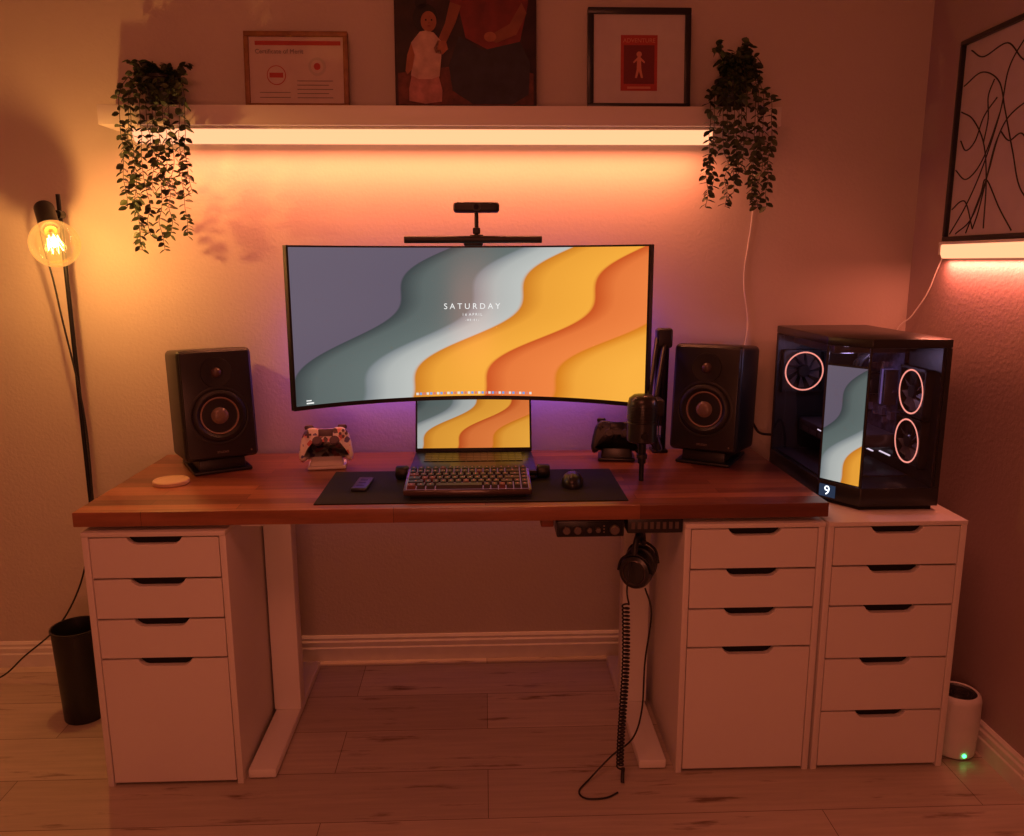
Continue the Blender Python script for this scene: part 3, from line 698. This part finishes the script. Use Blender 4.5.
def fan(name, mtx, r=.058):
    bm = bmesh.new(); s = r+.003
    for a, b, cc, d_ in ((-s, s, -s, -r*.95), (-s, s, r*.95, s), (-s, -r*.95, -s, s), (r*.95, s, -s, s)): addbox(bm, a, b, cc, d_, -.0125, .0105)
    fin(bm, name+'_frame', m_black, pc, mtx=mtx)
    lathe(pc, name+'_ring', [(r*.90, .011), (r*.92, .0125), (r*.96, .0125), (r*.97, .011)], m_ring, 56, mtx)
    lathe(pc, name+'_hub', [(0, .011), (.016, .011), (.019, .008), (.019, -.01), (0, -.01)], m_blacks, 32, mtx)
    bm = bmesh.new()
    for k in range(9):
        a = k*2*math.pi/9; q = []
        for rr_, da, zz in ((.018, 0, .006), (r*.85, .25, .008), (r*.85, .70, -.006), (.018, .5, -.006)): q.append(bm.verts.new((rr_*math.cos(a+da), rr_*math.sin(a+da), zz)))
        bm.faces.new(q)
    fin(bm, name+'_blades', M(name+'_blade', (.10, .08, .09, 1), .4), pc, mtx=mtx)
FL = Matrix.Rotation(R(-90), 4, 'Y')
fan('side_fan_upper', Matrix.Translation((W-.036, .098, .304)) @ FL, .063); fan('side_fan_lower', Matrix.Translation((W-.036, .098, .168)) @ FL, .063)
fan('rear_fan', Matrix.Translation((.080, D-.028, .315)) @ FACE, .063)
for i, (a, b, z) in enumerate([(.20, .26, .10), (.30, .36, .09)]): box(pc, f'rgb_strip_{i}', W-.038, W-.034, a, b, z, z+.003, m_rgb)
rk = random.Random(9)
for i in range(14):
    y_ = rk.uniform(.19, .42); z_ = rk.uniform(.19, .38)
    box(pc, f'board_component_{i}', W-.046, W-.034, y_, y_+rk.uniform(.008, .04), z_, z_+rk.uniform(.005, .025), M(f'component_{i}', (.35, .30, .42, 1), .25, metal=.7))
a3 = Vector((0, ch)); b3 = Vector((cw, 0))
def onpl(t, z): q = a3.lerp(b3, t); return (q.x, q.y)
vquad('status_display', (onpl(.06, 0)[0]+nn.x*1.2, onpl(.06, 0)[1]+nn.y*1.2), (onpl(.44, 0)[0]+nn.x*1.2, onpl(.44, 0)[1]+nn.y*1.2), .018, .052, E('display_blue', (.04, .06, .12, 1), .6))
ang = math.atan2(-ch, cw)
q = onpl(.25, 0)
text(pc, 'status_digit', '9', .036, E('display_white', (.85, .9, 1, 1), 1.8), Matrix.Translation((q[0]+nn.x*2, q[1]+nn.y*2, .035)) @ Matrix.Rotation(ang, 4, 'Z') @ FACE)
tube(G('computer_cable'), 'cable', [(.93, 2.50, .80), (.90, 2.54, .80), (.87, 2.545, .84), (.85, 2.55, .80), (.84, 2.56, .70), (.84, 2.57, .30)], .004, m_black)

# ---------------------------------------------------------------- under-desk gear
m_knob = M('knob_grey', (.16, .13, .13, 1), .3, metal=.6)
g = G('audio_interface')
box(g, 'body', .180, .352, 1.930, 2.06, .664, .708, m_blacks, .004)
box(g, 'face_plate', .184, .348, 1.928, 1.932, .668, .704, m_blackm, .001)
box(g, 'mount_plate', .175, .357, 1.945, 2.05, .706, .712, m_blackm)
for i, (kx, kr) in enumerate(((.204, .010), (.232, .010), (.262, .0065), (.284, .0065), (.326, .0125))):
    cyl(g, f'knob_{i}', (kx, 1.928, .686), (kx, 1.915, .686), kr, m_knob)
for i in range(3): cyl(g, f'indicator_{i}', (.300, 1.9285, .678+i*.008), (.300, 1.9270, .678+i*.008), .002, m_cap)
g = G('headphone_amplifier')
box(g, 'body', .360, .502, 1.930, 2.06, .672, .712, m_black, .003)
for i in range(8): box(g, f'vent_{i}', .370+i*.016, .379+i*.016, 1.9285, 1.932, .684, .702, m_knob)
g = G('sit_stand_switch')
box(g, 'body', .140, .172, 1.93, 1.98, .692, .712, M('switch_tan', c(120, 60, 35)), .003)

# headphones
hp = G('headphones', (.398, 1.965, .570), (0, 0, R(66)))
for i, s in enumerate((-1, 1)):
    Tm = Matrix.Translation((s*.032, 0, 0)) @ Matrix.Rotation(R(90*s), 4, 'Y') @ Matrix.Diagonal((1.12, 1, 1, 1))
    lathe(hp, f'ear_cushion_{i+1}', [(.018, -.026), (.030, -.028), (.042, -.022), (.044, -.010), (.040, -.002), (.018, -.002)], m_rub, 40, Tm)
    lathe(hp, f'ear_cup_{i+1}', [(0, -.004), (.041, -.004), (.043, .004), (.038, .016), (.028, .020), (.026, .018), (.010, .018), (0, .020)], m_blacks, 40, Tm)
    lathe(hp, f'cup_ring_{i+1}', [(.026, .0185), (.028, .0215), (.030, .0195)], M(f'cup_ring_silver_{i}', (.12, .10, .10, 1), .3, metal=.8), 40, Tm)
    tube(hp, f'yoke_{i+1}', [(s*.040, -.044, 0), (s*.048, -.032, .034), (s*.050, 0, .050), (s*.048, .032, .034), (s*.040, .044, 0)], .0035, m_blackm)
band = [(.050*math.cos(a), 0, .048+.043*math.sin(a)) for a in [math.pi*k/12 for k in range(13)]]
tube(hp, 'headband', band, .0075, m_rub, n=4)
g = G('headphone_hook')
box(g, 'post', .388, .408, 1.955, 1.975, .650, .672, m_blackm, .002)
cyl(g, 'hanger_bar', (.398, 1.915, .648), (.398, 2.005, .648), .005, m_blackm)
tube(g, 'hook_lip', [(.398, 1.915, .648), (.398, 1.905, .652), (.398, 1.902, .664)], .005, m_blackm)

g = G('coiled_cable'); pts = []
NT = 44
for i in range(NT*14+1):
    a = i/14*2*math.pi; t = i/(NT*14)
    pts.append((.352+.0085*math.cos(a)+.004*math.sin(t*5), 1.885+.0085*math.sin(a), .50-.46*t))
tube(g, 'coil', pts, .0023, m_black, smooth=False)
tube(g, 'top_lead', [(.372, 1.925, .60), (.360, 1.90, .57), (.356, 1.892, .53), (.3605, 1.885, .50)], .0024, m_black)
e_ = pts[-1]
tube(g, 'jack', [e_, (e_[0]-.002, e_[1]-.004, .022), (e_[0]-.004, e_[1]-.016, .007)], .005, m_black)
g = G('headphone_cable')
tube(g, 'lead', [(.412, 1.94, .52), (.425, 1.915, .46), (.41, 1.905, .33), (.405, 1.90, .20), (.385, 1.91, .11), (.33, 1.915, .055), (.27, 1.885, .012), (.236, 1.845, .004), (.250, 1.815, .004), (.30, 1.815, .004), (.335, 1.835, .004)], .0024, m_black)

# ---------------------------------------------------------------- floor lamp with globe bulb
g = G('floor_lamp')
PX, PY = -1.240, 2.465
lathe(g, 'base', [(0, 0), (.102, 0), (.105, .004), (.105, .014), (.100, .018), (.02, .020), (.012, .03), (0, .03)], m_blackm, 56, Matrix.Translation((PX, PY, 0)))
cyl(g, 'pole', (PX, PY, .02), (PX, PY, 1.55), .0065, m_blackm)
BC = Vector((-1.172, 2.285, 1.404)); SA = BC+Vector((-.078, .120, .088)); ax = (BC-SA).normalized()
cyl(g, 'joint', (PX, PY-.018, SA.z), (PX, PY+.014, SA.z), .012, m_blackm)
cyl(g, 'arm', (PX, PY-.01, SA.z), SA+Vector((0, .004, 0)), .005, m_blackm)
cyl(g, 'socket', SA-ax*.030, SA+ax*.090, .027, m_black)
cyl(g, 'bulb_collar', SA+ax*.088, SA+ax*.100, .0175, M('brass_collar', c(150, 100, 50), .3, metal=.9))
q = ax.to_track_quat('Z', 'Y').to_matrix().to_4x4()
pr = [(.014, -.074)]
for k in range(1, 22):
    a = math.pi*(k/21); rr_ = .064*math.sin(a); zz = -.064*math.cos(a)
    if rr_ > .016 or k > 10: pr.append((max(rr_, 0), zz))
lathe(g, 'bulb_glass', pr, glassmat('bulb_glass', (1, .86, .62, 1), .04, (1, .48, .12, 1), .26), 48, Matrix.Translation(BC) @ q)
m_fil = E('filament', (1, .62, .22, 1), 30)
fp = []
for k in range(8):
    a = k*math.pi/4; fp += [Vector((.014*math.cos(a), .014*math.sin(a), -.028)), Vector((.019*math.cos(a+.39), .019*math.sin(a+.39), .022))]
tube(g, 'filament', [tuple(BC+q.to_3x3() @ v) for v in fp], .0010, m_fil, smooth=False)
cyl(g, 'filament_stem', BC-ax*.055, BC-ax*.03, .005, m_cap)
tube(g, 'lamp_cord', [tuple(SA-ax*.030), (-1.288, 2.44, 1.44), (-1.272, 2.45, 1.30), (PX-.022, PY-.012, 1.20), (PX+.014, PY-.012, .9), (-1.215, 2.43, .62)], .0028, m_black)
tube(g, 'floor_cord', [(-1.20, 2.43, .64), (-1.22, 2.40, .52), (-1.27, 2.40, .36), (-1.36, 2.42, .22), (-1.50, 2.46, .10), (-1.60, 2.46, .02), (-1.75, 2.40, .004), (-1.95, 2.30, .004)], .0028, m_black)

g = G('waste_bin', (-1.222, 2.265, 0))
lathe(g, 'shell', [(0, 0), (.056, 0), (.058, .003), (.068, .285), (.071, .287), (.071, .292), (.066, .292), (.065, .285), (.056, .008), (0, .008)], m_black, 56)

g = G('floor_air_purifier', (1.303, 1.985, 0))
m_pw = M('purifier_white', (.68, .66, .64, 1), .4)
lathe(g, 'body', [(0, .004), (.050, .004), (.056, .010), (.060, .10), (.060, .165), (.057, .178), (.050, .184), (.047, .182), (.047, .165), (0, .165)], m_pw, 56)
lathe(g, 'top_insert', [(0, .166), (.0465, .166), (.0465, .180), (.040, .176), (0, .176)], m_black, 48)
cyl(g, 'foot', (0, 0, 0), (0, 0, .006), .045, m_black)
for i in range(3): lathe(g, f'vent_ring_{i}', [(.012+i*.011, .176), (.015+i*.011, .179), (.018+i*.011, .176)], m_blacks, 40)
cyl(g, 'status_led', (.0, -.0565, .02), (.0, -.0595, .02), .005, E('green_led', (.05, 1, .2, 1), 6))

# ---------------------------------------------------------------- lights
def area(name, loc, rot, sx_, sy_, power, col):
    l = bpy.data.lights.new(name, 'AREA'); l.shape = 'RECTANGLE'; l.size = sx_; l.size_y = sy_; l.energy = power; l.color = col
    o = bpy.data.objects.new(name, l); COL.objects.link(o); o.location = loc; o.rotation_euler = rot; return o
area('shelf_led_light', (-.165, 2.505, 1.693), (0, 0, 0), 1.70, .02, 9.0, (1, .26, .11))
area('art_led_light', (WX-.02, 2.155, 1.352), (0, 0, 0), .02, .44, 2.2, (1, .22, .13))
area('ceiling_light', (-.35, .45, 2.55), (R(12), 0, 0), 1.0, .8, 13, (1, .22, .12))
area('room_fill_light', (-.1, -1.0, 1.0), (R(90), 0, 0), .7, .6, 9.5, (1, .25, .135))  # unseen low fill added behind the camera for fronts, floor and sides
area('monitor_bias_light', (MX, 2.47, 1.08), (R(90), 0, 0), .95, .22, 2.2, (.28, .10, 1))
def point(name, loc, e_, col, r):
    l = bpy.data.lights.new(name, 'POINT'); l.energy = e_; l.color = col; l.shadow_soft_size = r
    o = bpy.data.objects.new(name, l); COL.objects.link(o); o.location = loc
point('bulb_light', BC, 8.0, (1, .50, .16), .010)
point('computer_case_light', (.917+.10, 2.0+.20, .70+.385), .40, (.75, .55, 1), .02)

w = bpy.data.worlds.new('world'); S.world = w; w.use_nodes = True
w.node_tree.nodes['Background'].inputs[0].default_value = (.05, .02, .012, 1); w.node_tree.nodes['Background'].inputs[1].default_value = .3

# ---------------------------------------------------------------- camera
cam = bpy.data.cameras.new('camera'); cam.sensor_width = 36; cam.lens = 28.125
co = bpy.data.objects.new('camera', cam); COL.objects.link(co)
co.matrix_world = Matrix.Translation((0, 0, 1.35)) @ Matrix.Rotation(R(-2), 4, 'Z') @ Matrix.Rotation(R(79), 4, 'X') @ Matrix.Rotation(-.003, 4, 'Z')
S.camera = co
S.view_settings.view_transform = 'Standard'
S.view_settings.look = 'None'
